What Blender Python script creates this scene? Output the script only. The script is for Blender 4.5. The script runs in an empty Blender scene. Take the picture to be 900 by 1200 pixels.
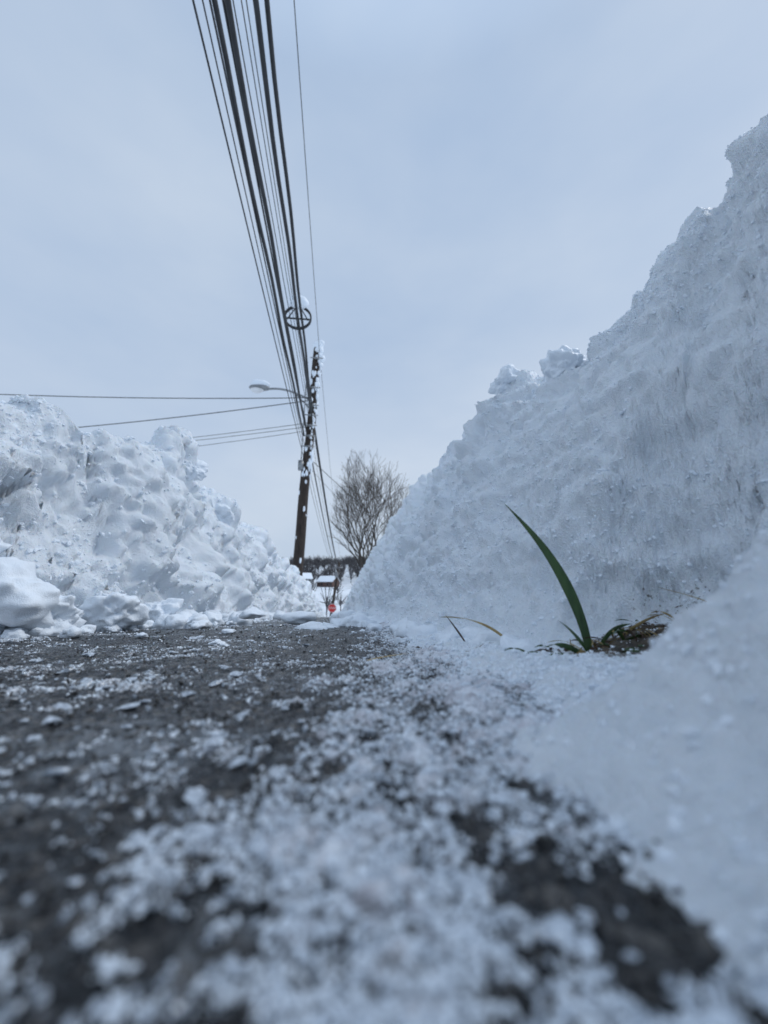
import bpy, math, numpy as np, random
from mathutils import Vector
rng=np.random.default_rng(7); random.seed(7)
sc=bpy.context.scene
# ---------------------------------------------------------------- noise
def h3(ix,iy,iz,s):
    n=(ix.astype(np.int64)*374761393+iy.astype(np.int64)*668265263+iz.astype(np.int64)*2147483647//7+s*974634777)&0xFFFFFFFF
    n=((n^(n>>13))*1274126177)&0xFFFFFFFF
    n=((n^(n>>16))*2246822519)&0xFFFFFFFF
    n=n^(n>>15)
    return (n&0xFFFFFF)/float(0x1000000)
def vn(x,y,z,f=1.0,s=0):
    x=np.asarray(x)*f+100;y=np.asarray(y)*f+100;z=np.asarray(z)*f+100
    x,y,z=np.broadcast_arrays(x,y,z)
    ix=np.floor(x);iy=np.floor(y);iz=np.floor(z)
    u=x-ix;v=y-iy;w=z-iz
    u=u*u*(3-2*u);v=v*v*(3-2*v);w=w*w*(3-2*w)
    r=0
    for a in(0,1):
        for b in(0,1):
            for c in(0,1):
                r=r+h3(ix+a,iy+b,iz+c,s)*(u if a else 1-u)*(v if b else 1-v)*(w if c else 1-w)
    return r*2-1
def fbm(x,y,z,f,o=3,s=0):
    r=0;a=1;t=0
    for i in range(o):
        r=r+a*vn(x,y,z,f,s+i*17);t+=a;a*=.5;f*=2.03
    return r/t
def wor(x,y,z,f,s=0,full=False):
    x=x*f+50;y=y*f+50;z=z*f+50
    ix=np.floor(x);iy=np.floor(y);iz=np.floor(z)
    d1=np.full(x.shape,9.);d2=np.full(x.shape,9.);cid=np.zeros(x.shape)
    for a in(-1,0,1):
        for b in(-1,0,1):
            for c in(-1,0,1):
                jx=ix+a;jy=iy+b;jz=iz+c
                hx=h3(jx,jy,jz,s)
                dx=jx+hx-x;dy=jy+h3(jx,jy,jz,s+1)-y;dz=jz+h3(jx,jy,jz,s+2)-z
                d=dx*dx+dy*dy+dz*dz
                if full:
                    m=d<d1
                    d2=np.where(m,d1,np.minimum(d2,d));cid=np.where(m,hx,cid)
                d1=np.minimum(d1,d)
    if full: return np.sqrt(d1),np.sqrt(d2),(cid*7919.)%1.0
    return np.sqrt(d1)
def ss(a,b,x):
    t=np.clip((x-a)/(b-a),0,1);return t*t*(3-2*t)
def chunk(x,y,z,f,s):
    a,b,c=wor(x,y,z,f,s,True)
    return (c-.35)*ss(0,.35,b-a)
def ground(y):
    return np.interp(y,[-80,-5,.75,1.2,8,12,55,80,110,200],[2.0,.15,0,-.02,-.46,-.92,-6.1,-8.2,-9,-9])
# ---------------------------------------------------------------- mesh helpers
def mk(name,V,F,mats,smooth=True,attrs=None,parent=None,midx=None):
    V=np.asarray(V,dtype=np.float32);F=np.asarray(F,dtype=np.int32)
    me=bpy.data.meshes.new(name)
    me.vertices.add(len(V));me.vertices.foreach_set("co",V.ravel())
    k=F.shape[1]
    me.loops.add(F.size);me.loops.foreach_set("vertex_index",F.ravel())
    me.polygons.add(len(F));me.polygons.foreach_set("loop_start",np.arange(0,F.size,k,dtype=np.int32))
    if midx is not None: me.polygons.foreach_set("material_index",np.asarray(midx,dtype=np.int32))
    me.update(calc_edges=True)
    me.polygons.foreach_set("use_smooth",np.full(len(F),smooth))
    if attrs:
        for n,a in attrs.items():
            at=me.attributes.new(n,'FLOAT','POINT');at.data.foreach_set("value",np.asarray(a,dtype=np.float32).ravel())
    for m in (mats if isinstance(mats,list) else [mats]): me.materials.append(m)
    ob=bpy.data.objects.new(name,me);sc.collection.objects.link(ob)
    if parent: ob.parent=parent
    return ob
def gridF(ny,nx):
    i=np.arange(ny-1)[:,None]*nx+np.arange(nx-1)[None,:]
    i=i.ravel();return np.stack([i,i+1,i+1+nx,i+nx],1)
def gnorm(P,blur=0):
    dx=np.gradient(P,axis=1);dy=np.gradient(P,axis=0)
    n=np.cross(dx,dy);n/=(np.linalg.norm(n,axis=2,keepdims=True)+1e-12)
    for _ in range(blur):
        for ax in(0,1):
            a=np.roll(n,1,ax);b=np.roll(n,-1,ax)
            if ax==0: a[0]=n[0];b[-1]=n[-1]
            else: a[:,0]=n[:,0];b[:,-1]=n[:,-1]
            n=(a+n+b)/3
    return n/(np.linalg.norm(n,axis=2,keepdims=True)+1e-12)
class Acc:
    def __init__(s): s.V=[];s.F=[];s.M=[];s.n=0
    def add(s,V,F,m=0):
        s.V.append(np.asarray(V,float));s.F.append(np.asarray(F)+s.n);s.M.append(np.full(len(F),m));s.n+=len(V)
    def make(s,name,mats,smooth=True,parent=None):
        return mk(name,np.concatenate(s.V),np.concatenate(s.F),mats,smooth,parent=parent,midx=np.concatenate(s.M))
def tube(pts,rad,k=6,cap=True):
    pts=np.asarray(pts,float);n=len(pts)
    rad=np.broadcast_to(np.asarray(rad,float),(n,))
    T=np.gradient(pts,axis=0);T/=np.linalg.norm(T,axis=1,keepdims=True)+1e-12
    up=np.array([0,0,1.]) if abs(T[0][2])<.9 else np.array([0,1.,0])
    V=[]
    for i in range(n):
        a=np.cross(T[i],up);a/=np.linalg.norm(a)+1e-12;b=np.cross(T[i],a)
        up=-b if np.dot(-b,up)>0 else b
        for j in range(k):
            t=2*math.pi*j/k;V.append(pts[i]+rad[i]*(math.cos(t)*a+math.sin(t)*b))
    F=[]
    for i in range(n-1):
        for j in range(k):
            F.append((i*k+j,i*k+(j+1)%k,(i+1)*k+(j+1)%k,(i+1)*k+j))
    if cap:
        V=V+[pts[0]]*k+[pts[-1]]*k
        c0=n*k;c1=n*k+k
        for j in range(k):
            F.append((c0+j,c0+(j+1)%k,(j+1)%k,j));F.append(((n-1)*k+j,(n-1)*k+(j+1)%k,c1+(j+1)%k,c1+j))
    return np.array(V),np.array(F)
def tube_nc(pts,rad,k=6): return tube(pts,rad,k,False)
import bmesh
def ico(sub):
    bm=bmesh.new();bmesh.ops.create_icosphere(bm,subdivisions=sub,radius=1)
    V=np.array([v.co[:] for v in bm.verts]);F=np.array([[v.index for v in f.verts] for f in bm.faces]);bm.free();return V,F
ICO={k:ico(k) for k in(1,2,3,5)}
# ---------------------------------------------------------------- materials
def mat(name):
    m=bpy.data.materials.new(name);m.use_nodes=True
    nt=m.node_tree;b=nt.nodes["Principled BSDF"];return m,nt,b
def N(nt,t,**kw):
    n=nt.nodes.new(t)
    for k,v in kw.items(): setattr(n,k,v)
    return n
def noise(nt,scale,detail=4,rough=.6,coord=None):
    n=N(nt,'ShaderNodeTexNoise');n.inputs['Scale'].default_value=scale;n.inputs['Detail'].default_value=detail;n.inputs['Roughness'].default_value=rough
    if coord: nt.links.new(coord,n.inputs['Vector'])
    return n
def ramp(nt,fac,stops):
    r=N(nt,'ShaderNodeValToRGB');e=r.color_ramp.elements
    while len(e)<len(stops): e.new(.5)
    for i,(p,c) in enumerate(stops): e[i].position=p;e[i].color=(*c,1) if len(c)==3 else c
    nt.links.new(fac,r.inputs['Fac']);return r
def bump(nt,h,strength,dist,nrm=None):
    b=N(nt,'ShaderNodeBump');b.inputs['Strength'].default_value=strength;b.inputs['Distance'].default_value=dist
    nt.links.new(h,b.inputs['Height'])
    if nrm: nt.links.new(nrm,b.inputs['Normal'])
    return b
def snowmat(name,dirt=False,sss=0.0,bs=1.0):
    m,nt,b=mat(name);L=nt.links.new
    tc=N(nt,'ShaderNodeTexCoord').outputs['Object']
    n1=noise(nt,30,5,.6,tc)
    r=ramp(nt,n1.outputs['Fac'],[(.3,(.83,.895,.965)),(.7,(.89,.94,.99))])
    col=r.outputs['Color']
    if dirt:
        at=N(nt,'ShaderNodeAttribute',attribute_name='dirt')
        nd=noise(nt,160,4,.7,tc)
        ad=N(nt,'ShaderNodeMath',operation='MULTIPLY_ADD');ad.inputs[1].default_value=1.8;ad.inputs[2].default_value=-.9
        L(nd.outputs['Fac'],ad.inputs[0])
        ad2=N(nt,'ShaderNodeMath',operation='ADD');L(ad.outputs[0],ad2.inputs[0]);L(at.outputs['Fac'],ad2.inputs[1])
        rr=ramp(nt,ad2.outputs[0],[(.42,(0,0,0)),(.62,(1,1,1))])
        mx=N(nt,'ShaderNodeMix',data_type='RGBA');L(rr.outputs['Color'],mx.inputs['Factor']);L(col,mx.inputs[6])
        nb=noise(nt,90,3,.6,tc);rb=ramp(nt,nb.outputs['Fac'],[(.35,(.03,.022,.015)),(.65,(.11,.08,.05))]);L(rb.outputs['Color'],mx.inputs[7])
        col=mx.outputs[2]
    L(col,b.inputs['Base Color'])
    b.inputs['Roughness'].default_value=.45;b.inputs['Specular IOR Level'].default_value=.5
    if sss>0:
        b.inputs['Subsurface Weight'].default_value=sss
        b.inputs['Subsurface Radius'].default_value=(.5,.75,1.0);b.inputs['Subsurface Scale'].default_value=.006
    v=N(nt,'ShaderNodeTexVoronoi');v.inputs['Scale'].default_value=420;L(tc,v.inputs['Vector'])
    n2=noise(nt,110,7,.8,tc)
    b1=bump(nt,n2.outputs['Fac'],min(1,.6*bs),.007)
    b2=bump(nt,v.outputs['Distance'],.5*bs,.0022,b1.outputs[0])
    L(b2.outputs[0],b.inputs['Normal'])
    return m
M_snow=snowmat('snow',bs=.5);M_snowb=snowmat('bank_snow',sss=.15,bs=1.1);M_snowd=snowmat('snow_with_soil',True,sss=.15,bs=1.1)
def terrain_mat():
    m,nt,b=mat('snowfield');L=nt.links.new
    tc=N(nt,'ShaderNodeTexCoord').outputs['Object']
    n=noise(nt,.06,6,.65,tc);r=ramp(nt,n.outputs['Fac'],[(.42,(.84,.88,.93)),(.58,(.70,.74,.78)),(.68,(.45,.46,.46))])
    L(r.outputs['Color'],b.inputs['Base Color']);b.inputs['Roughness'].default_value=.7
    n2=noise(nt,3,5,.6,tc);L(bump(nt,n2.outputs['Fac'],.4,.2).outputs[0],b.inputs['Normal']);return m
M_ter=terrain_mat()
def asphalt():
    m,nt,b=mat('icy_asphalt');L=nt.links.new
    tc=N(nt,'ShaderNodeTexCoord').outputs['Object']
    v=N(nt,'ShaderNodeTexVoronoi');v.inputs['Scale'].default_value=210;L(tc,v.inputs['Vector'])
    vc=N(nt,'ShaderNodeSeparateColor');L(v.outputs['Color'],vc.inputs[0])
    r=ramp(nt,vc.outputs[0],[(0,(.005,.006,.007)),(.5,(.014,.015,.018)),(.82,(.042,.039,.037)),(1,(.12,.11,.10))])
    at=N(nt,'ShaderNodeAttribute',attribute_name='ice')
    ni=noise(nt,70,6,.8,tc)
    a0=N(nt,'ShaderNodeMath',operation='MULTIPLY_ADD');a0.inputs[1].default_value=2.6;a0.inputs[2].default_value=-1.3;L(ni.outputs['Fac'],a0.inputs[0])
    a1=N(nt,'ShaderNodeMath',operation='ADD');L(a0.outputs[0],a1.inputs[0]);L(at.outputs['Fac'],a1.inputs[1])
    ri=ramp(nt,a1.outputs[0],[(.4,(0,0,0)),(.9,(.75,.75,.75))])
    mi=N(nt,'ShaderNodeMix',data_type='RGBA');L(ri.outputs['Color'],mi.inputs['Factor']);L(r.outputs['Color'],mi.inputs[6]);mi.inputs[7].default_value=(.28,.31,.34,1)
    sn=N(nt,'ShaderNodeAttribute',attribute_name='snow')
    n3=noise(nt,240,6,.85,tc)
    s0=N(nt,'ShaderNodeMath',operation='MULTIPLY_ADD');s0.inputs[1].default_value=2.8;s0.inputs[2].default_value=-1.4;L(n3.outputs['Fac'],s0.inputs[0])
    s1=N(nt,'ShaderNodeMath',operation='ADD');L(s0.outputs[0],s1.inputs[0]);L(sn.outputs['Fac'],s1.inputs[1])
    rs=ramp(nt,s1.outputs[0],[(.38,(0,0,0)),(.66,(1,1,1))])
    nw=noise(nt,45,5,.7,tc);rw=ramp(nt,nw.outputs['Fac'],[(.33,(.60,.58,.62)),(.6,(.88,.92,.97))])
    ms=N(nt,'ShaderNodeMix',data_type='RGBA');L(rs.outputs['Color'],ms.inputs['Factor']);L(mi.outputs[2],ms.inputs[6]);L(rw.outputs['Color'],ms.inputs[7])
    L(ms.outputs[2],b.inputs['Base Color'])
    rr=ramp(nt,rs.outputs['Color'],[(0,(.24,)*3),(1,(.6,)*3)]);L(rr.outputs['Color'],b.inputs['Roughness'])
    n4=noise(nt,400,4,.7,tc)
    b1=bump(nt,v.outputs['Distance'],1.0,.003);b2=bump(nt,rs.outputs['Color'],.6,.0015,b1.outputs[0]);b3=bump(nt,n4.outputs['Fac'],.5,.002,b2.outputs[0])
    L(b3.outputs[0],b.inputs['Normal'])
    return m
M_asp=asphalt()
def icem():
    m,nt,b=mat('ice_crystals');L=nt.links.new
    b.inputs['Roughness'].default_value=.12;b.inputs['Specular IOR Level'].default_value=.9
    tc=N(nt,'ShaderNodeTexCoord').outputs['Object'];n=noise(nt,400,3,.6,tc);r=ramp(nt,n.outputs['Fac'],[(.3,(.20,.23,.27)),(.7,(.75,.82,.90))]);L(r.outputs['Color'],b.inputs['Base Color'])
    L(bump(nt,n.outputs['Fac'],.5,.001).outputs[0],b.inputs['Normal']);return m
M_ice=icem()
def simple(name,c1,c2,scale,rough=.6,bs=.3,bd=.005,metal=0,stretch=None):
    m,nt,b=mat(name);L=nt.links.new
    tc=N(nt,'ShaderNodeTexCoord').outputs['Object']
    if stretch:
        mp=N(nt,'ShaderNodeMapping');mp.inputs['Scale'].default_value=stretch;L(tc,mp.inputs['Vector']);tc=mp.outputs[0]
    n=noise(nt,scale,5,.65,tc);r=ramp(nt,n.outputs['Fac'],[(.35,c1),(.65,c2)])
    L(r.outputs['Color'],b.inputs['Base Color']);b.inputs['Roughness'].default_value=rough;b.inputs['Metallic'].default_value=metal
    L(bump(nt,n.outputs['Fac'],bs,bd).outputs[0],b.inputs['Normal']);return m
M_wood=simple('weathered_pole_wood',(.014,.010,.008),(.06,.042,.032),6,.85,.6,.03,stretch=(6,6,.6))
M_cable=simple('black_cable',(.012,.013,.015),(.03,.032,.036),4,.6)
M_metal=simple('galvanised_metal',(.20,.21,.22),(.35,.36,.37),12,.45,metal=.6)
M_bark=simple('bark',(.035,.03,.027),(.09,.075,.062),8,.9)
M_far=simple('distant_twigs',(.045,.042,.043),(.12,.115,.12),.3,.95)
M_green=simple('grass_green',(.018,.045,.012),(.045,.095,.020),90,.45,.3,.001,stretch=(1,1,.1))
M_straw=simple('straw',(.24,.16,.06),(.45,.34,.14),120,.6,.3,.001)
M_soil=simple('soil_and_leaves',(.02,.012,.008),(.09,.05,.028),120,.8,.5,.002)
M_grav=simple('dark_gravel',(.012,.012,.013),(.07,.065,.06),150,.6,.5,.002)
M_red=simple('red_sign_paint',(.5,.015,.015),(.6,.03,.025),5,.4)
M_white=simple('white_paint',(.75,.75,.75),(.82,.82,.82),5,.5)
M_sid=simple('siding',(.22,.22,.22),(.30,.30,.30),2,.8)
M_brk=simple('brick_wall',(.10,.06,.05),(.15,.09,.075),3,.85)
M_glass=simple('dark_window',(.02,.025,.03),(.04,.045,.05),2,.15)
# ---------------------------------------------------------------- path
ys=[0.0]
while ys[-1]<17: ys.append(ys[-1]+.0015+.0062*ys[-1])
ys=np.concatenate([np.linspace(-1.5,-.02,40),np.array(ys)])
xs=np.concatenate([np.linspace(-1.0,-.36,90),np.linspace(-.355,.26,370),np.linspace(.27,.6,8)])
X,Y=np.meshgrid(xs,ys)
def amount(X,Y):
    Z0=X*0
    xb=np.interp(Y,[.08,.13,.2,.36,.6,1],[.03,.0,-.02,.025,.055,.065])
    a=.0+.72*ss(xb-.05,xb+.06,X+.06*fbm(X,Y,Z0,9,4,5))
    a=a+.34*fbm(X,Y,Z0,12,4,11)+.46*fbm(X,Y,Z0,50,3,12)+.50*fbm(X,Y,Z0,140,2,13)*(1-ss(.3,.8,Y))
    a=a+.20*(1-ss(.09,.24,Y))*(1-ss(xb-.02,xb+.08,X))-.46*(1-ss(.10,.175,Y))*ss(xb-.03,xb+.03,X)
    a=a+.10*ss(.9,1.4,Y)
    a=a+.5*ss(-.40,-.55,X)*ss(.5,.7,Y)
    return a
A=amount(X,Y)
ice=.0+.55*fbm(X,Y,X*0,5,4,31)+.5*np.exp(-((Y-.35)/.06)**2)*(X<.0)+.4*np.exp(-(((Y-.2)/.045)**2+((X+.09)/.06)**2))
thick=np.clip(A-.42,0,.5)
zpath=lambda X,Y:.012*fbm(X,Y,X*0,2.2,2,3)*ss(.3,1,np.abs(Y))+.003*fbm(X,Y,X*0,14,2,4)
Z=ground(Y)+zpath(X,Y)
w=wor(X,Y,X*0,190,8)
near=1-ss(.5,1.5,Y)
Z+=-.0022*w*near+.001*fbm(X,Y,X*0,260,2,4)*near
Z+=.003*thick+thick*.007*(1+fbm(X,Y,X*0,180,3,9))+.002*ss(.45,.8,ice)*(A<.4)
mk('asphalt_path',np.stack([X,Y,Z],2).reshape(-1,3),gridF(*X.shape),M_asp,attrs={'snow':A,'ice':ice})
# ---------------------------------------------------------------- banks
yb=[0.0]
while yb[-1]<17: yb.append(yb[-1]+max(.0024,.0050*yb[-1]))
yb=np.concatenate([np.linspace(-1.5,-.03,50),np.array(yb)])
# right bank
xs=np.concatenate([np.linspace(.02,.62,260),np.linspace(.63,1.1,40),np.linspace(1.15,3.4,30)])
X,Y=np.meshgrid(xs,yb);O=X*0
foot=np.interp(Y,[-1.5,.25,.33,.40,.45,.63,.8,2,17],[.38,.38,.39,.35,.25,.15,.085,.075,.05])+.03*fbm(O,Y,O,6,3,40)
top=np.interp(Y,[-1.5,.3,.6,1,2.4,17],[.55,.52,.52,.46,.42,.45])+.04*fbm(O,Y,O,7,4,41)
H=np.interp(Y,[-1.5,.3,.40,.56,.70,.735,.78,.82,.93,.965,1.0,1.05,1.1,1.37,1.42,2.4,4,6.5,17],[.6,.65,.625,.58,.565,.58,.55,.55,.60,.655,.645,.615,.61,.65,.62,.70,.69,.73,.6])+.035*fbm(O,Y,O,9,5,42)
t=(X-foot)/(top-foot);tc_=np.clip(t,0,1)
wall=H*(.78*tc_+.22*ss(0,1,tc_))
wall=np.where(t>1,np.interp(X-top,[0,.15,1.0,2.6],[1,.99,.93,.55])*H,wall)
wall=np.where(t<=0,-.03,wall)
verge=-.012+.022*ss(.07,.16,X+.03*fbm(X,Y,O,14,3,44))+.03*ss(.2,.38,X)+.004*fbm(X,Y,O,40,3,47)
lx=X+.016*fbm(X,Y,O,16,4,45)+.006*fbm(X,Y,O,60,3,48)
lump=-.02+np.interp(lx,[.058,.085,.12,.20,.22],[0,.024,.050,.116,.128])*(1-ss(.15,.22,Y+.03*fbm(X,Y,O,14,3,46)))
lump=np.where(X>.209,lump+.45*(X-.209)*(1-ss(.15,.25,Y)),lump)
def smax(a,b,k):
    h=np.clip(.5+.5*(a-b)/k,0,1);return b*(1-h)+a*h+k*h*(1-h)
hh=smax(smax(wall,verge,.02),lump,.03)
P=np.stack([X,Y,ground(Y)+hh],2)
n=gnorm(P,14)
x,y,z=P[...,0],P[...,1],P[...,2]
amp=ss(0.0,.12,hh+.02)
far=ss(.5,1.3,y)
nb_=1-.6*(1-ss(.25,.35,y))
xw=x+.03*fbm(x,y,z,12,3,90);yw=y+.03*fbm(x,y,z,12,3,91);zw=z+.03*fbm(x,y,z,12,3,92)
d=nb_*amp*(.040*fbm(x,y,z,6,5,50)+(.028+.034*far)*(.5-wor(xw,yw,zw,9,51))+(.014+.016*far)*(.5-wor(xw,yw,zw,25,54)))
d+=nb_*amp*.022*np.abs(fbm(x,y,z,14,4,55))
d+=nb_*amp*(.014+.022*far)*chunk(xw,yw,zw,13,56)
d+=(.3+.7*amp)*(.010*fbm(x,y,z,48,4,57)+.0036*fbm(x,y,z,170,2,58))
P=P+n*d[...,None];PR=P;AR=amp
dirt=1.0*np.exp(-(((X-.30)/.085)**2+((Y-.375)/.045)**2))+.7*np.exp(-(((X-.235)/.05)**2+((Y-.345)/.03)**2))
dirt+=.55*np.exp(-(((X-.16)/.05)**2+((Y-.44)/.05)**2))+.7*np.exp(-(((X-.095)/.02)**2+((Y-.20)/.025)**2))
dirt=dirt*(hh<.09)-.15
mk('snow_bank',P.reshape(-1,3),gridF(*X.shape),M_snowd,attrs={'dirt':dirt})
# left bank
xs=np.concatenate([np.linspace(-3.4,-1.15,30),np.linspace(-1.12,-.3,290)])
X,Y=np.meshgrid(xs,yb);O=X*0
foot=np.interp(Y,[-1.5,.5,.86,.97,1.15,3,17],[-.78,-.72,-.63,-.53,-.47,-.43,-.40])+.05*fbm(O,Y,O,4,4,60)
top=foot-.15+.05*fbm(O,Y,O,4,4,61)
H=np.interp(Y,[-1.5,.6,.9,1.08,1.46,1.75,1.95,2.8,4.5,17],[.40,.40,.45,.51,.63,.63,.56,.60,.58,.55])+.08*fbm(O,Y,O,6,6,62)
t=(foot-X)/(foot-top);tc_=np.clip(t,0,1)
wall=H*(.6*tc_+.4*ss(0,1,tc_))
wall=np.where(t>1,np.interp(top-X,[0,.15,1.0,2.4],[1,1.0,.95,.6])*H,wall)
wall=np.where(t<=0,-.03,wall)
P=np.stack([X,Y,ground(Y)+wall],2);n=gnorm(P,14)
x,y,z=P[...,0],P[...,1],P[...,2]
amp=ss(-.01,.1,wall)
xw=x+.06*fbm(x,y,z,8,4,70);yw=y+.06*fbm(x,y,z,8,4,71);zw=z+.06*fbm(x,y,z,8,4,72)
sel=ss(-.25,.35,fbm(x,y,z,3.5,2,75))
d=amp*(.095*fbm(x,y,z,4.0,6,63)+.13*(.5-wor(xw,yw,zw,5,64))+.065*sel*(.5-wor(xw,yw,zw,12,65))+.025*(.5-wor(xw,yw,zw,28,69))+.035*np.abs(fbm(x,y,z,9,5,68)))
d+=amp*(.040*chunk(xw,yw,zw,8,76)+.020*chunk(xw,yw,zw,19,77))
d+=.013*fbm(x,y,z,45,5,67)
P=P+n*d[...,None];PL=P;AL=amp
mk('snow_bank',P.reshape(-1,3),gridF(*X.shape),M_snowb)
# ---------------------------------------------------------------- snow clumps
cl=Acc()
def clod(c,r,sub=3,seed=0,sc3=(1,1,1),rough=.28):
    V,F=ICO[sub];V=V.copy()
    q=V+seed*3.7
    rr=1+rough*fbm(q[:,0],q[:,1],q[:,2],1.1,3,seed)*1.9
    if sub>=3: rr+=.35*rough*(.5-wor(q[:,0],q[:,1],q[:,2],2.0,seed+5))+.14*fbm(q[:,0],q[:,1],q[:,2],4,3,seed+9)
    if sub>=5: rr+=.16*fbm(q[:,0],q[:,1],q[:,2],7,5,seed+9)+.12*chunk(q[:,0],q[:,1],q[:,2],2.2,seed+3)
    V=V*rr[:,None]*np.array(sc3)*r
    a=seed*1.3;ca,sa=math.cos(a),math.sin(a)
    V=np.stack([V[:,0]*ca-V[:,1]*sa,V[:,0]*sa+V[:,1]*ca,V[:,2]],1)
    cl.add(V+np.array(c),F);return V+np.array(c)
big=[((-.61,.80,.05),.065),((-.55,.86,.03),.038),((-.70,.84,.14),.06),((-.50,.98,.03),.045),((-.44,1.10,.02),.035),
     ((-.60,1.62,.55),.05),((-.57,2.0,.43),.05),
     ((.48,.735,.545),.04),((.45,.96,.635),.035),
     ((.13,.80,.0),.016),((.11,.92,.0),.02),((.06,1.05,.0),.022),((.12,.7,.005),.014),((.15,.55,.0),.012)]
for i,(c,r) in enumerate(big):
    clod(c,r,5,i+1,(1.1,1,.85),.5)
for i in range(720):
    if i%3:
        y=.75*math.exp(random.random()*2.0);x=np.interp(y,[.5,.86,.97,1.15,17],[-.7,-.6,-.5,-.42,-.37])+random.gauss(.01,.05)
    else:
        y=.40*math.exp(random.random()*3);x=np.interp(y,[.45,.63,.8,17],[.2,.13,.07,.05])-random.gauss(0.005,.03)
    r=random.choice([.003,.004,.006,.008,.012,.022])*(.7+.5*min(y,2))
    clod((x,y,float(ground(y))+r*.3),r,3,i+50,(1.1,1,.8),.5)
for i,(x,y,r) in enumerate([(-.17,.62,.010),(-.155,.60,.005),(-.20,.80,.010),(-.04,.84,.03),(-.02,.83,.02),(-.30,.95,.018),(-.1,1.1,.03),(-.25,1.3,.03),(-.33,.75,.008)]):
    clod((x,y,.002),r,3,i+400,(1.3,1,.5),.5)
cl.make('snow_clumps',[M_snow])
# ---------------------------------------------------------------- ice grains
def granules(name,x,y,z,s,m,seed,flat=.7,jit=.8):
    r=np.random.default_rng(seed);n=len(x)
    V,F=ICO[1]
    J=V[None]*(1+jit*(r.random((n,len(V),1))-.5))*(.6+.8*r.random((n,1,3)))*s[:,None,None]
    q=r.normal(size=(n,4));q/=np.linalg.norm(q,axis=1,keepdims=True)
    w_,a_,b_,c_=q.T
    R=np.stack([1-2*(b_*b_+c_*c_),2*(a_*b_-c_*w_),2*(a_*c_+b_*w_),2*(a_*b_+c_*w_),1-2*(a_*a_+c_*c_),2*(b_*c_-a_*w_),2*(a_*c_-b_*w_),2*(b_*c_+a_*w_),1-2*(a_*a_+b_*b_)],1).reshape(n,3,3)
    J=np.einsum('nij,nkj->nki',R,J);J[...,2]*=flat
    J+=np.stack([x,y,z],1)[:,None,:]
    FF=(F[None]+(np.arange(n)*len(V))[:,None,None]).reshape(-1,3)
    return mk(name,J.reshape(-1,3),FF,m,False)
def grains(name,Ng,m,szf,keep,seed,flat=.7,jit=.8,ymax=2.2):
    r=np.random.default_rng(seed)
    y=.055*np.exp(r.random(Ng*8)*math.log(ymax/.055))
    x=-(.95*y+.08)+r.random(Ng*8)*((.95*y+.08)+np.minimum(.30,.9*y+.06))
    a=amount(x,y)
    ok=(r.random(len(y))<np.clip(keep(a),0,1))&(np.hypot(x,y)>.06)
    x=x[ok][:Ng];y=y[ok][:Ng];a=a[ok][:Ng];n=len(x)
    s=szf(r,n,y)
    granules(name,x,y,ground(y)+zpath(x,y)+.009*np.clip(a-.42,0,.5)+s*.1,s,m,seed+1,flat,jit)
grains('snow_grains',70000,M_snow,lambda r,n,y:(.00018+.00065*r.random(n)**4)*(1+1.4*y),lambda a:np.where(a>.6,.22,(a-.10)*1.3),3,.8,1.1)
grains('ice_crystals',14000,M_ice,lambda r,n,y:(.00025+.0010*r.random(n)**3)*(1+1.2*y),lambda a:np.where(a>.6,.3,(a+.05)*1.1),5,.8,1.0)
grains('ice_flakes',600,M_ice,lambda r,n,y:(.0010+.0030*r.random(n)**2.5)*(1+1.1*y),lambda a:.12+.6*(a>.1)*(a<.5),15,.35,1.0,1.5)
grains('gravel',4000,M_grav,lambda r,n,y:(.0004+.0008*r.random(n)**2)*(1+.8*y),lambda a:.7-a*.8,9)
def bankgrains(name,PP,AA,n,seed,y0,y1,s0,s1,sy):
    r=np.random.default_rng(seed);Q=PP.reshape(-1,3);am=AA.ravel()
    ok=(Q[:,1]>y0)&(Q[:,1]<y1)&(am>.05)
    idx=np.nonzero(ok)[0];idx=r.choice(idx,n*3)
    q=Q[idx]+r.normal(size=(len(idx),3))*.0008
    m=fbm(q[:,0],q[:,1],q[:,2],7,3,seed)+.35>r.random(len(idx))*.9-.2
    q=q[m][:n];k=len(q)
    s=(s0+(s1-s0)*r.random(k)**6)*(1+sy*q[:,1])
    granules(name,q[:,0],q[:,1],q[:,2]-s*.2,s,M_snow,seed+1,.95,.5)
bankgrains('snow_crumbs',PR,AR,110000,21,.03,1.6,.0004,.0019,1.0)
bankgrains('snow_crumbs',PL,AL,50000,22,.5,4,.0008,.0048,.4)
# ---------------------------------------------------------------- grass
def ribbon(pts,w,seg=24,fold=.25,tw=0,side=None):
    pts=np.asarray(pts,float);T=np.linspace(0,1,seg)
    C=pts.copy();n=len(C)-1
    P=sum(math.comb(n,i)*((1-T)**(n-i)*T**i)[:,None]*C[i] for i in range(n+1))
    D=np.gradient(P,axis=0);D/=np.linalg.norm(D,axis=1,keepdims=True)
    s0=np.array(side if side else (1,.25,0.));V=[]
    for i in range(seg):
        s=s0-np.dot(s0,D[i])*D[i];s/=np.linalg.norm(s);nn=np.cross(D[i],s)
        a=tw*T[i];s2=s*math.cos(a)+nn*math.sin(a);nn=np.cross(D[i],s2)
        ww=w*(min(1,.45+T[i]*1.3))*(1-T[i]**2.6)*.5+.00015
        V+=[P[i]-s2*ww+nn*ww*fold,P[i]-s2*ww*.5+nn*ww*fold*.4,P[i],P[i]+s2*ww*.5+nn*ww*fold*.4,P[i]+s2*ww+nn*ww*fold]
    return np.array(V),gridF(seg,5)
g=Acc()
def bl(pts,w,m,**k):
    V,F=ribbon(pts,w,**k);g.add(V,F,m)
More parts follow.
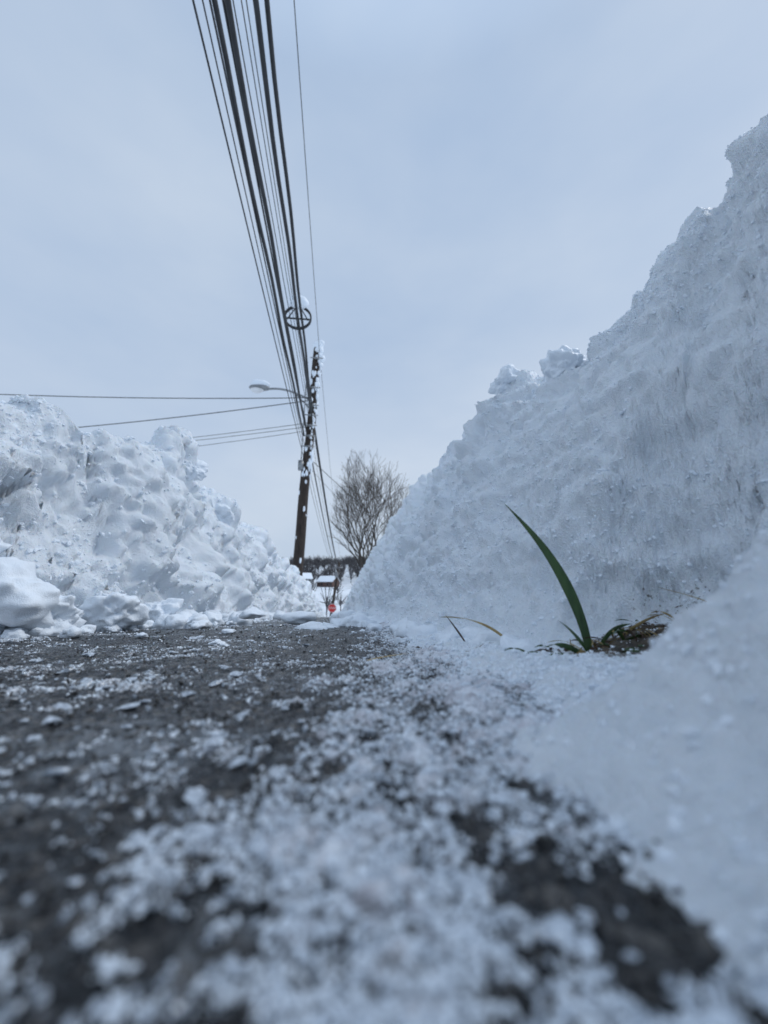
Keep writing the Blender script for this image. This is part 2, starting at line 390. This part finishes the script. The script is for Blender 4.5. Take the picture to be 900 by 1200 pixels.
bl([(.240,.372,.012),(.244,.374,.045),(.226,.382,.105),(.209,.39,.13),(.176,.40,.170)],.0125,0,tw=.25,side=(.8,-.1,.5))
bl([(.242,.370,.012),(.236,.372,.03),(.222,.375,.046),(.214,.38,.05)],.006,0,tw=.4)
bl([(.238,.368,.012),(.225,.366,.026),(.205,.362,.032),(.192,.36,.029)],.006,0)
bl([(.244,.366,.014),(.262,.36,.030),(.29,.352,.026)],.006,0)
bl([(.25,.368,.016),(.285,.372,.042),(.33,.372,.04),(.35,.37,.030)],.005,0)
bl([(.246,.372,.016),(.27,.385,.045),(.31,.40,.044)],.005,0,tw=.5)
bl([(.245,.36,.014),(.265,.35,.022),(.30,.345,.030)],.005,1)
bl([(.255,.374,.016),(.30,.385,.050),(.345,.392,.055)],.004,1)
bl([(.385,.350,.055),(.360,.352,.068),(.330,.355,.076),(.305,.358,.082)],.006,1,tw=.7)
bl([(.195,.45,.020),(.17,.45,.046),(.14,.455,.050),(.118,.46,.048)],.0055,1,tw=.8)
bl([(.165,.50,.006),(.15,.50,.03),(.135,.50,.048)],.0025,2)
bl([(.20,.44,.010),(.19,.42,.028),(.18,.41,.032)],.003,0)
for i in range(150):
    bx=.195+random.random()*.19;by=.335+random.random()*.065;a=random.random()*6.28;l=.012+random.random()*.034
    z0=.010+max(0,bx-.22)*.25
    bl([(bx,by,z0-.004),(bx+math.cos(a)*l*.5,by+math.sin(a)*l*.3,z0+l*.5),(bx+math.cos(a)*l,by+math.sin(a)*l*.6,z0+l*.3)],.0018+.0022*random.random(),random.choice([0,0,1,1,2,2]),tw=random.random()*2)
g.make('grass_tuft',[M_green,M_straw,M_soil])
g=Acc()
bl([(-.098,.150,.006),(-.085,.157,.0095),(-.07,.168,.009),(-.055,.178,.006)],.0035,0)
bl([(.02,.42,.006),(.05,.44,.012),(.09,.455,.010)],.003,0)
g.make('dry_straw',[M_straw])
s=Acc()
for i in range(620):
    c=random.choice([(.30,.37,.07,.035,.03),(.235,.345,.035,.02,.016),(.16,.46,.04,.04,.014),(.088,.20,.014,.018,.022),(.098,.22,.02,.015,.020),(.28,.33,.04,.012,.02)])
    x=random.gauss(c[0],c[2]*.5);y=random.gauss(c[1],c[3]*.5)
    V,F=ICO[1];r=.0010+.0028*random.random()**2
    V=V*(1+.6*(rng.random((12,1))-.5))*np.array([1+random.random(),1,.5])*r
    a=random.random()*6;V=np.stack([V[:,0]*math.cos(a)-V[:,1]*math.sin(a),V[:,0]*math.sin(a)+V[:,1]*math.cos(a),V[:,2]],1)
    z0=c[4]*.6+max(0,x-.22)*.18
    s.add(V+np.array([x,y,z0]),F,0)
s.make('soil_crumbs',[M_soil],False)
# ---------------------------------------------------------------- terrain
xs=np.concatenate([-np.geomspace(1500,3.2,70),np.linspace(-3,2.8,30),np.geomspace(3,1500,70)])
yt=np.concatenate([-np.geomspace(600,2,20),np.linspace(-1.5,16.5,60),np.geomspace(17,2500,170)])
X,Y=np.meshgrid(xs,yt);O=X*0
def hillf(X,Y):
    O=X*0
    return ss(120,420,Y+25*fbm(X,Y,O,.006,2,81))*(30+14*fbm(X,O,O,.007,3,80))+ss(0,1,(Y-420)/1500)*30+1.5*fbm(X,Y,O,.02,3,83)*ss(60,120,Y)
Z=ground(Y)+hillf(X,Y)+.4*fbm(X,Y,O,.08,3,82)*ss(20,60,np.abs(Y)+np.abs(X))
side=np.where(X<0,ss(1.7,2.6,-X),ss(1.6,2.6,X))
inn=(Y>-1.6)&(Y<60)
off=np.where(inn,-.30*(Y<16.8)*(1-side)+.05*(Y>=16.8)*(1-side)+.42*side,.4)
mk('snowy_ground',np.stack([X,Y,Z+off],2).reshape(-1,3),gridF(*X.shape),M_ter)
def terz(x,y):
    return float(ground(y)+hillf(np.array([float(x)]),np.array([float(y)]))[0]+.3)
# ---------------------------------------------------------------- bare tree
t=Acc();rs=random.Random(5)
bx,by=2.0,25.0;bz=float(ground(by))+.2
ccx,ccz,rx,rz=bx+.2,bz+6.8,2.6,4.7
def inside(q): return ((q.x-ccx)/rx)**2+((q.y-by)/rx)**2+((q.z-ccz)/rz)**2<1+.3*rs.random()
def branchtree(acc,p,d,l,r,depth,maxd,spread,up,mn):
    n=4;pts=[p];dd=d
    for i in range(n):
        dd=dd+Vector((rs.gauss(0,.08),rs.gauss(0,.08),rs.gauss(0,.05)+up));dd.normalize()
        pts.append(pts[-1]+dd*(l/n))
    if not inside(pts[-1]) and depth>0:
        pts=pts[:3];stop=True
    else: stop=False
    rad=np.linspace(r,r*.65,len(pts))
    acc.add(*tube_nc([q[:] for q in pts],np.maximum(rad,mn),5 if depth<2 else 3))
    if stop and depth>2: return
    if depth>=maxd: return
    for j in range(3 if rs.random()<.7 else 2):
        st=pts[-1] if j<1 else pts[rs.choice([1,2,len(pts)-1,len(pts)-2])]
        ax=Vector((rs.gauss(0,1),rs.gauss(0,1),rs.gauss(0,.5)));ax-=ax.dot(dd)*dd;ax.normalize()
        nd=(dd+ax*spread*(.6+.6*rs.random())).normalized()
        branchtree(acc,st,nd,l*(.68+.2*rs.random()),max(r*.6,mn),depth+1,maxd,spread,up,mn)
t.add(*tube_nc([(bx,by,bz-.3),(bx+.05,by,bz+1.2),(bx+.02,by,bz+2.6)],[.26,.20,.17],8))
for j in range(9):
    a=j*.7+.3;k_=.20 if j%2 else .48
    branchtree(t,Vector((bx,by,bz+1.6+.12*j)),Vector((math.cos(a)*k_,math.sin(a)*k_,1)).normalized(),2.6,.08,0,6,.45,.035,.0072)
t.make('bare_tree',[M_bark])
# distant woods
f=Acc();rs2=random.Random(11)
for i in range(2300):
    if i<130: y=rs2.uniform(110,200)
    else: y=235+rs2.random()*255
    x=rs2.uniform(-.55,.55)*y
    if y<210 and -.12<x/y<.03 and rs2.random()<.5: continue
    z=terz(x,y);h=rs2.uniform(6,12)
    f.add(*tube_nc([(x,y,z-.5),(x,y,z+h*.55)],[.24,.14],3))
    for j in range(15):
        a=rs2.random()*6.28;s_=rs2.uniform(.15,.7);z0=z+h*rs2.uniform(.15,.45)
        e=(x+math.cos(a)*h*s_*.6,y+math.sin(a)*h*s_*.6,z+h*rs2.uniform(.5,1.0)*(1-.25*s_))
        f.add(*tube_nc([(x,y,z0),e],[.16,.07],3))
f.make('distant_woods',[M_far],False)
# ---------------------------------------------------------------- helpers
def empty(name,loc=(0,0,0)):
    e=bpy.data.objects.new(name,None);e.location=loc;sc.collection.objects.link(e);return e
def box(acc,c,sz,m=0,rotz=0):
    V=np.array([(a,b,c_) for a in(-.5,.5) for b in(-.5,.5) for c_ in(-.5,.5)])*np.array(sz)
    a=rotz;V=np.stack([V[:,0]*math.cos(a)-V[:,1]*math.sin(a),V[:,0]*math.sin(a)+V[:,1]*math.cos(a),V[:,2]],1)
    F=[(0,1,3,2),(4,6,7,5),(0,4,5,1),(2,3,7,6),(0,2,6,4),(1,5,7,3)]
    acc.add(V+np.array(c),F,m)
def house(x,y,w,d,h,rot,wm,nm):
    z=terz(x,y)-.3;E=empty(nm,(x,y,z));E.rotation_euler=(0,0,rot)
    a=Acc();box(a,(0,0,h/2),(w,d,h));a.make('walls',[wm],False,E)
    me=bpy.data.meshes.new('gables');me.from_pydata([(-w/2,-d/2,h),(-w/2,d/2,h),(-w/2,0,h+d*.35),(w/2,-d/2,h),(w/2,d/2,h),(w/2,0,h+d*.35)],[],[(0,2,1),(3,4,5)]);me.materials.append(wm);o=bpy.data.objects.new('gables',me);sc.collection.objects.link(o);o.parent=E
    a=Acc()
    for s_ in(-1,1):
        e0=np.array([0,s_*(d/2+.5),h-.35]);r0=np.array([0,0,h+d*.35+.02])
        V=[]
        for xx in(-w/2-.4,w/2+.4):
            for q,dz in((e0,0),(r0,0),(r0,.35),(e0,.35)): V.append((xx,q[1],q[2]+dz))
        a.add(V,[(0,1,2,3),(4,7,6,5),(0,4,5,1),(2,6,7,3),(0,3,7,4),(1,5,6,2)])
    a.make('snowy_roof',[M_snow],False,E)
    a=Acc()
    for lv in ([1.6,4.2] if h>4.5 else [1.6]):
        for k_ in range(-2,3):
            if lv<2 and k_==0: continue
            box(a,(k_*w/5.5,-d/2-.02,lv),(.95,.08,1.3))
    a.make('windows',[M_glass],False,E)
    a=Acc();box(a,(0,-d/2-.03,1.05),(1,.08,2.1));a.make('door',[M_brk],False,E)
    a=Acc();box(a,(w*.25,d*.1,h+d*.35),(.8,.8,2));a.make('chimney',[M_brk],False,E)
house(-20,225,11,8,5.2,.3,M_sid,'clapboard_house');house(-5,230,10,8,3.2,-.5,M_brk,'brick_house');house(26,230,10,7,5.0,.1,M_sid,'clapboard_house')
# ---------------------------------------------------------------- utility pole 1
PB=np.array([-1.50,14.0,-1.6]);PT=np.array([-.93,14.0,9.1])
def polep(z): 
    t=(z-PB[2])/(PT[2]-PB[2]);return PB+(PT-PB)*t
up=empty('utility_pole')
a=Acc();zz=np.linspace(PB[2],PT[2],40)
pts=[polep(z)+np.array([.02*math.sin(z*1.3),0,0]) for z in zz]
a.add(*tube(pts,np.linspace(.20,.14,40),14));a.make('pole_shaft',[M_wood],parent=up)
a=Acc()
for z in (8.6,7.4,6.7,6.3,5.9,5.5,5.1):
    c=polep(z);box(a,(c[0],c[1]-.17,z),(.12,.10,.06));a.add(*tube([(c[0]-.24,c[1]-.19,z),(c[0]+.24,c[1]-.19,z)],.02,6))
c=polep(4.4);box(a,(c[0]-.2,c[1]-.1,4.4),(.18,.18,.34))
a.add(*tube([(c[0]-.2,c[1]-.1,4.5),(c[0]-.17,c[1]-.15,5.6),(c[0]-.1,c[1]-.16,8.4)],.02,5))
for z in(8.9,9.15):
    c=polep(z);a.add(*tube([(c[0]+.12,c[1],z),(c[0]+.14,c[1],z+.10),(c[0]+.14,c[1],z+.2)],[.03,.07,.04],8))
a.make('pole_hardware',[M_metal],parent=up)
a=Acc()
for i in range(110):
    z=random.uniform(.3,8.8) if i<30 else random.uniform(4.0,8.9);c=polep(z);V,F=ICO[2]
    th=random.uniform(-1.2,.2) if i%3 else random.uniform(-2.9,-.2);r=.02+.04*random.random()**1.5
    q=V+i;V=V*(1+.5*fbm(q[:,0],q[:,1],q[:,2],1.5,2,i))[:,None]*np.array([r,r*.8,r*2.2])
    a.add(V+np.array([c[0]+math.cos(th)*.16,c[1]+math.sin(th)*.16,z]),F)
for cc,r in (((-.93,14,9.2),.20),((-.87,13.95,9.0),.17),((-.79,14,8.7),.15),((-.82,13.95,9.3),.14),((-.80,13.95,8.4),.09)):
    V,F=ICO[3];q=V+r*30;V=V*(1+.3*fbm(q[:,0],q[:,1],q[:,2],1.6,3,3))[:,None]*np.array([r,r,r*.9]);a.add(V+np.array(cc),F)
a.make('stuck_snow',[M_snow],parent=up)
# street lamp
sl=empty('street_lamp');c=polep(7.0)
a=Acc()
T=np.linspace(0,1,16)
arm=[(c[0]-.1-T_*1.55,13.93,6.95+.42*math.sin(T_*1.9)-.06*T_) for T_ in T]
a.add(*tube(arm,.04,8));a.add(*tube([(c[0]-.1,13.93,6.6),(c[0]-.65,13.93,7.17)],.025,6));box(a,(c[0]-.12,13.93,6.85),(.06,.14,.6))
e=np.array(arm[-1])
V,F=ICO[3];hd=V*np.array([.38,.18,.14]);hd[:,2]=np.where(hd[:,2]<0,hd[:,2]*.5,hd[:,2])
a.make('lamp_arm',[M_metal],parent=sl)
a=Acc();a.add(hd+e+np.array([-.30,0,.02]),F);a.make('lamp_housing',[M_metal],parent=sl)
a=Acc();V=V*np.array([.24,.14,.15]);V[:,2]=np.where(V[:,2]>0,0,V[:,2]);a.add(V+e+np.array([-.38,0,-.02]),F);a.make('lamp_glass',[M_white],parent=sl)
a=Acc();V,F=ICO[3];V=V*(1+.2*fbm(V[:,0]+3,V[:,1],V[:,2],1.6,3,3))[:,None]*np.array([.36,.18,.16]);a.add(V+e+np.array([-.28,0,.17]),F);a.make('snow_cap',[M_snow],parent=sl)
# far pole
fp=empty('utility_pole');a=Acc()
a.add(*tube([(-1.1,55,-6.4),(.2,55,3.6)],[.2,.15],10));a.make('pole_shaft',[M_wood],parent=fp)
a=Acc();box(a,(.1,54.8,2.9),(1.2,.12,.12));box(a,(-.1,54.75,1.9),(.45,.4,.8));a.make('crossarm_and_transformer',[M_metal],parent=fp)
# stop sign
st=empty('stop_sign');sy=37.0;sx=-.40;gz=float(ground(sy))+.3
a=Acc();a.add(*tube([(sx,sy,gz-.5),(sx,sy,gz+2.3)],.04,8));a.make('post',[M_metal],parent=st)
def octa(r,y,th,m,name):
    V=[(sx+r*math.cos(math.pi/8+i*math.pi/4),yy,gz+2.0+r*math.sin(math.pi/8+i*math.pi/4)) for yy in(y,y+th) for i in range(8)]
    me=bpy.data.meshes.new(name);me.from_pydata(V,[],[list(range(8)),list(range(15,7,-1))]+[[i,8+i,8+(i+1)%8,(i+1)%8] for i in range(8)])
    me.materials.append(m);o=bpy.data.objects.new(name,me);sc.collection.objects.link(o);o.parent=st
octa(.40,sy-.06,.01,M_white,'white_border');octa(.37,sy-.08,.012,M_red,'red_face')
tx=bpy.data.curves.new('lettering','FONT');tx.body='STOP';tx.size=.25;tx.align_x='CENTER';tx.align_y='CENTER';tx.extrude=.003
to=bpy.data.objects.new('lettering',tx);to.location=(sx,sy-.09,gz+2.0);to.rotation_euler=(math.pi/2,0,0);tx.materials.append(M_white);sc.collection.objects.link(to);to.parent=st
# ---------------------------------------------------------------- wires
def sag(p,q,s,n=28):
    p=np.array(p,float);q=np.array(q,float);T=np.linspace(0,1,n)[:,None]
    P=p+(q-p)*T;P[:,2]-=(4*s*T*(1-T))[:,0];return P
cu=bpy.data.curves.new('overhead_cables','CURVE');cu.dimensions='3D';cu.bevel_depth=1.0;cu.bevel_resolution=2
def wire(P,r):
    sp=cu.splines.new('POLY');sp.points.add(len(P)-1)
    for i,q in enumerate(P): sp.points[i].co=(*q,1);sp.points[i].radius=r
W=[(-1.50,7.0,-1.40,5.1,.35,.011),(-1.40,7.1,-1.38,5.3,.35,.008),(-1.32,7.2,-1.36,5.5,.4,.011),
   (-1.38,7.2,-1.30,5.5,.35,.029),(-1.20,7.3,-1.27,5.9,.35,.033),(-1.30,7.5,-1.30,5.9,.4,.014),
   (-1.60,8.3,-1.22,6.5,.4,.008),(-1.45,8.5,-1.20,6.7,.4,.007),(-1.3,8.3,-1.18,6.9,.5,.007),
   (-1.00,7.8,-1.06,6.3,.35,.033),(-.62,7.7,-1.05,6.5,.35,.030),
   (-.80,10.3,-.86,8.9,.5,.008)]
for i,(x0,z0,x1,z1,s_,r) in enumerate(W):
    P=sag((x0,-22,z0),(x1,13.82,z1),s_,60)
    if r>.02:
        P[1:-1,0]+=.012*np.sin(P[1:-1,1]*1.7+i);P[1:-1,2]+=.012*np.sin(P[1:-1,1]*2.3+i*2)
    wire(P,r)
    if i%2==0 or i>8:
        wire(sag((x1,13.82,z1),(.1+(x1+1.2)*1.2,54.8,3.3-(8.9-z1)*.35),.8,40),r*.9)
for p,q,s_,r in [((-1.1,13.85,7.0),(-30,16,8.1),.55,.016),((-1.1,13.85,6.9),(-26,17,5.2),.5,.016),((-1.2,13.85,6.0),(-28,20,5.4),.5,.010),((-1.2,13.85,5.85),(-28,19,4.6),.4,.010),((-1.2,13.85,5.7),(-26,18,4.2),.5,.009),
    ((-1.05,14.1,4.7),(9,34,2.2),.4,.012),((-1.0,14.1,4.3),(6,30,1.4),.3,.006)]:
    wire(sag(p,q,s_,30),r)
ob=bpy.data.objects.new('overhead_cables',cu);sc.collection.objects.link(ob);cu.materials.append(M_cable)
cs=empty('cable_storage_bracket')
cx,cy,cz=-1.08,8.7,6.50;R=.31
a=Acc()
ring=[(cx+R*math.cos(t_),cy,cz+R*.95*math.sin(t_)) for t_ in np.linspace(0,2*math.pi,33)]
a.add(*tube_nc(ring,.022,8));a.add(*tube_nc([(p[0],p[1]+.06,p[2]) for p in ring],.016,8))
a.add(*tube([(cx-R*.9,cy,cz-.05),(cx+R*.9,cy,cz-.05)],.020,6))
a.add(*tube([(cx-R*.8,cy,cz-.08),(cx-.02,cy,cz+R)],.014,6));a.add(*tube([(cx+R*.8,cy,cz-.08),(cx+.02,cy,cz+R)],.014,6))
a.add(*tube([(cx,cy,cz-R*.9),(cx,cy,cz+.1)],.014,6))
a.make('ring_and_frame',[M_cable],parent=cs)
a=Acc();V,F=ICO[3];V=V*(1+.25*fbm(V[:,0]+3,V[:,1],V[:,2],1.6,3,3))[:,None]*np.array([.24,.12,.18]);a.add(V+np.array([cx,cy-.04,cz+R+.06]),F);a.make('snow_cap',[M_snow],parent=cs)
# ---------------------------------------------------------------- world
w=bpy.data.worlds.new("World");sc.world=w;w.use_nodes=True;nt=w.node_tree;L=nt.links.new
bg=nt.nodes['Background'];bg.inputs['Strength'].default_value=.1
SE,SA=48,80
sk=N(nt,'ShaderNodeTexSky');sk.sky_type='NISHITA';sk.sun_disc=False;sk.sun_elevation=math.radians(SE);sk.sun_rotation=math.radians(SA)
tc=N(nt,'ShaderNodeTexCoord').outputs['Generated']
mp=N(nt,'ShaderNodeMapping');mp.inputs['Scale'].default_value=(1,1,2.2);L(tc,mp.inputs['Vector'])
cn=noise(nt,1.3,5,.5,mp.outputs[0])
r=ramp(nt,cn.outputs['Fac'],[(.3,(.50,.655,.885)),(.7,(.74,.855,1.0))])
sep=N(nt,'ShaderNodeSeparateXYZ');L(tc,sep.inputs[0])
r2=ramp(nt,sep.outputs['Z'],[(0,(.80,.76,.71)),(.07,(.68,.67,.665)),(.3,(.68,.675,.68)),(.85,(.62,.635,.66)),(1,(.95,.95,.95))])
mu=N(nt,'ShaderNodeMix',data_type='RGBA',blend_type='MULTIPLY');mu.inputs['Factor'].default_value=1;L(r.outputs['Color'],mu.inputs[6]);L(r2.outputs['Color'],mu.inputs[7])
sc8=N(nt,'ShaderNodeVectorMath',operation='SCALE');sc8.inputs['Scale'].default_value=12.4;L(mu.outputs[2],sc8.inputs[0])
mx=N(nt,'ShaderNodeMix',data_type='RGBA');mx.inputs['Factor'].default_value=.93;L(sk.outputs['Color'],mx.inputs[6]);L(sc8.outputs[0],mx.inputs[7])
L(mx.outputs[2],bg.inputs['Color'])
sd=bpy.data.lights.new('sun','SUN');sd.energy=1.2;sd.angle=math.radians(16);sd.color=(1,.985,.96)
so=bpy.data.objects.new('sun',sd);sc.collection.objects.link(so)
e_,a_=math.radians(SE),math.radians(SA)
so.rotation_euler=Vector((-math.sin(a_)*math.cos(e_),-math.cos(a_)*math.cos(e_),-math.sin(e_))).to_track_quat('-Z','Y').to_euler()
# ---------------------------------------------------------------- camera
cd=bpy.data.cameras.new('camera');cd.sensor_fit='VERTICAL';cd.sensor_height=36;cd.lens=14;cd.clip_start=.005;cd.clip_end=5000
cd.dof.use_dof=True;cd.dof.focus_distance=.75;cd.dof.aperture_fstop=4.5
co=bpy.data.objects.new('camera',cd);co.location=(0,0,.08);co.rotation_euler=(math.radians(90+10.9),0,math.radians(-6.6));sc.collection.objects.link(co);sc.camera=co
sc.view_settings.view_transform='Standard';sc.view_settings.look='None';sc.view_settings.exposure=0
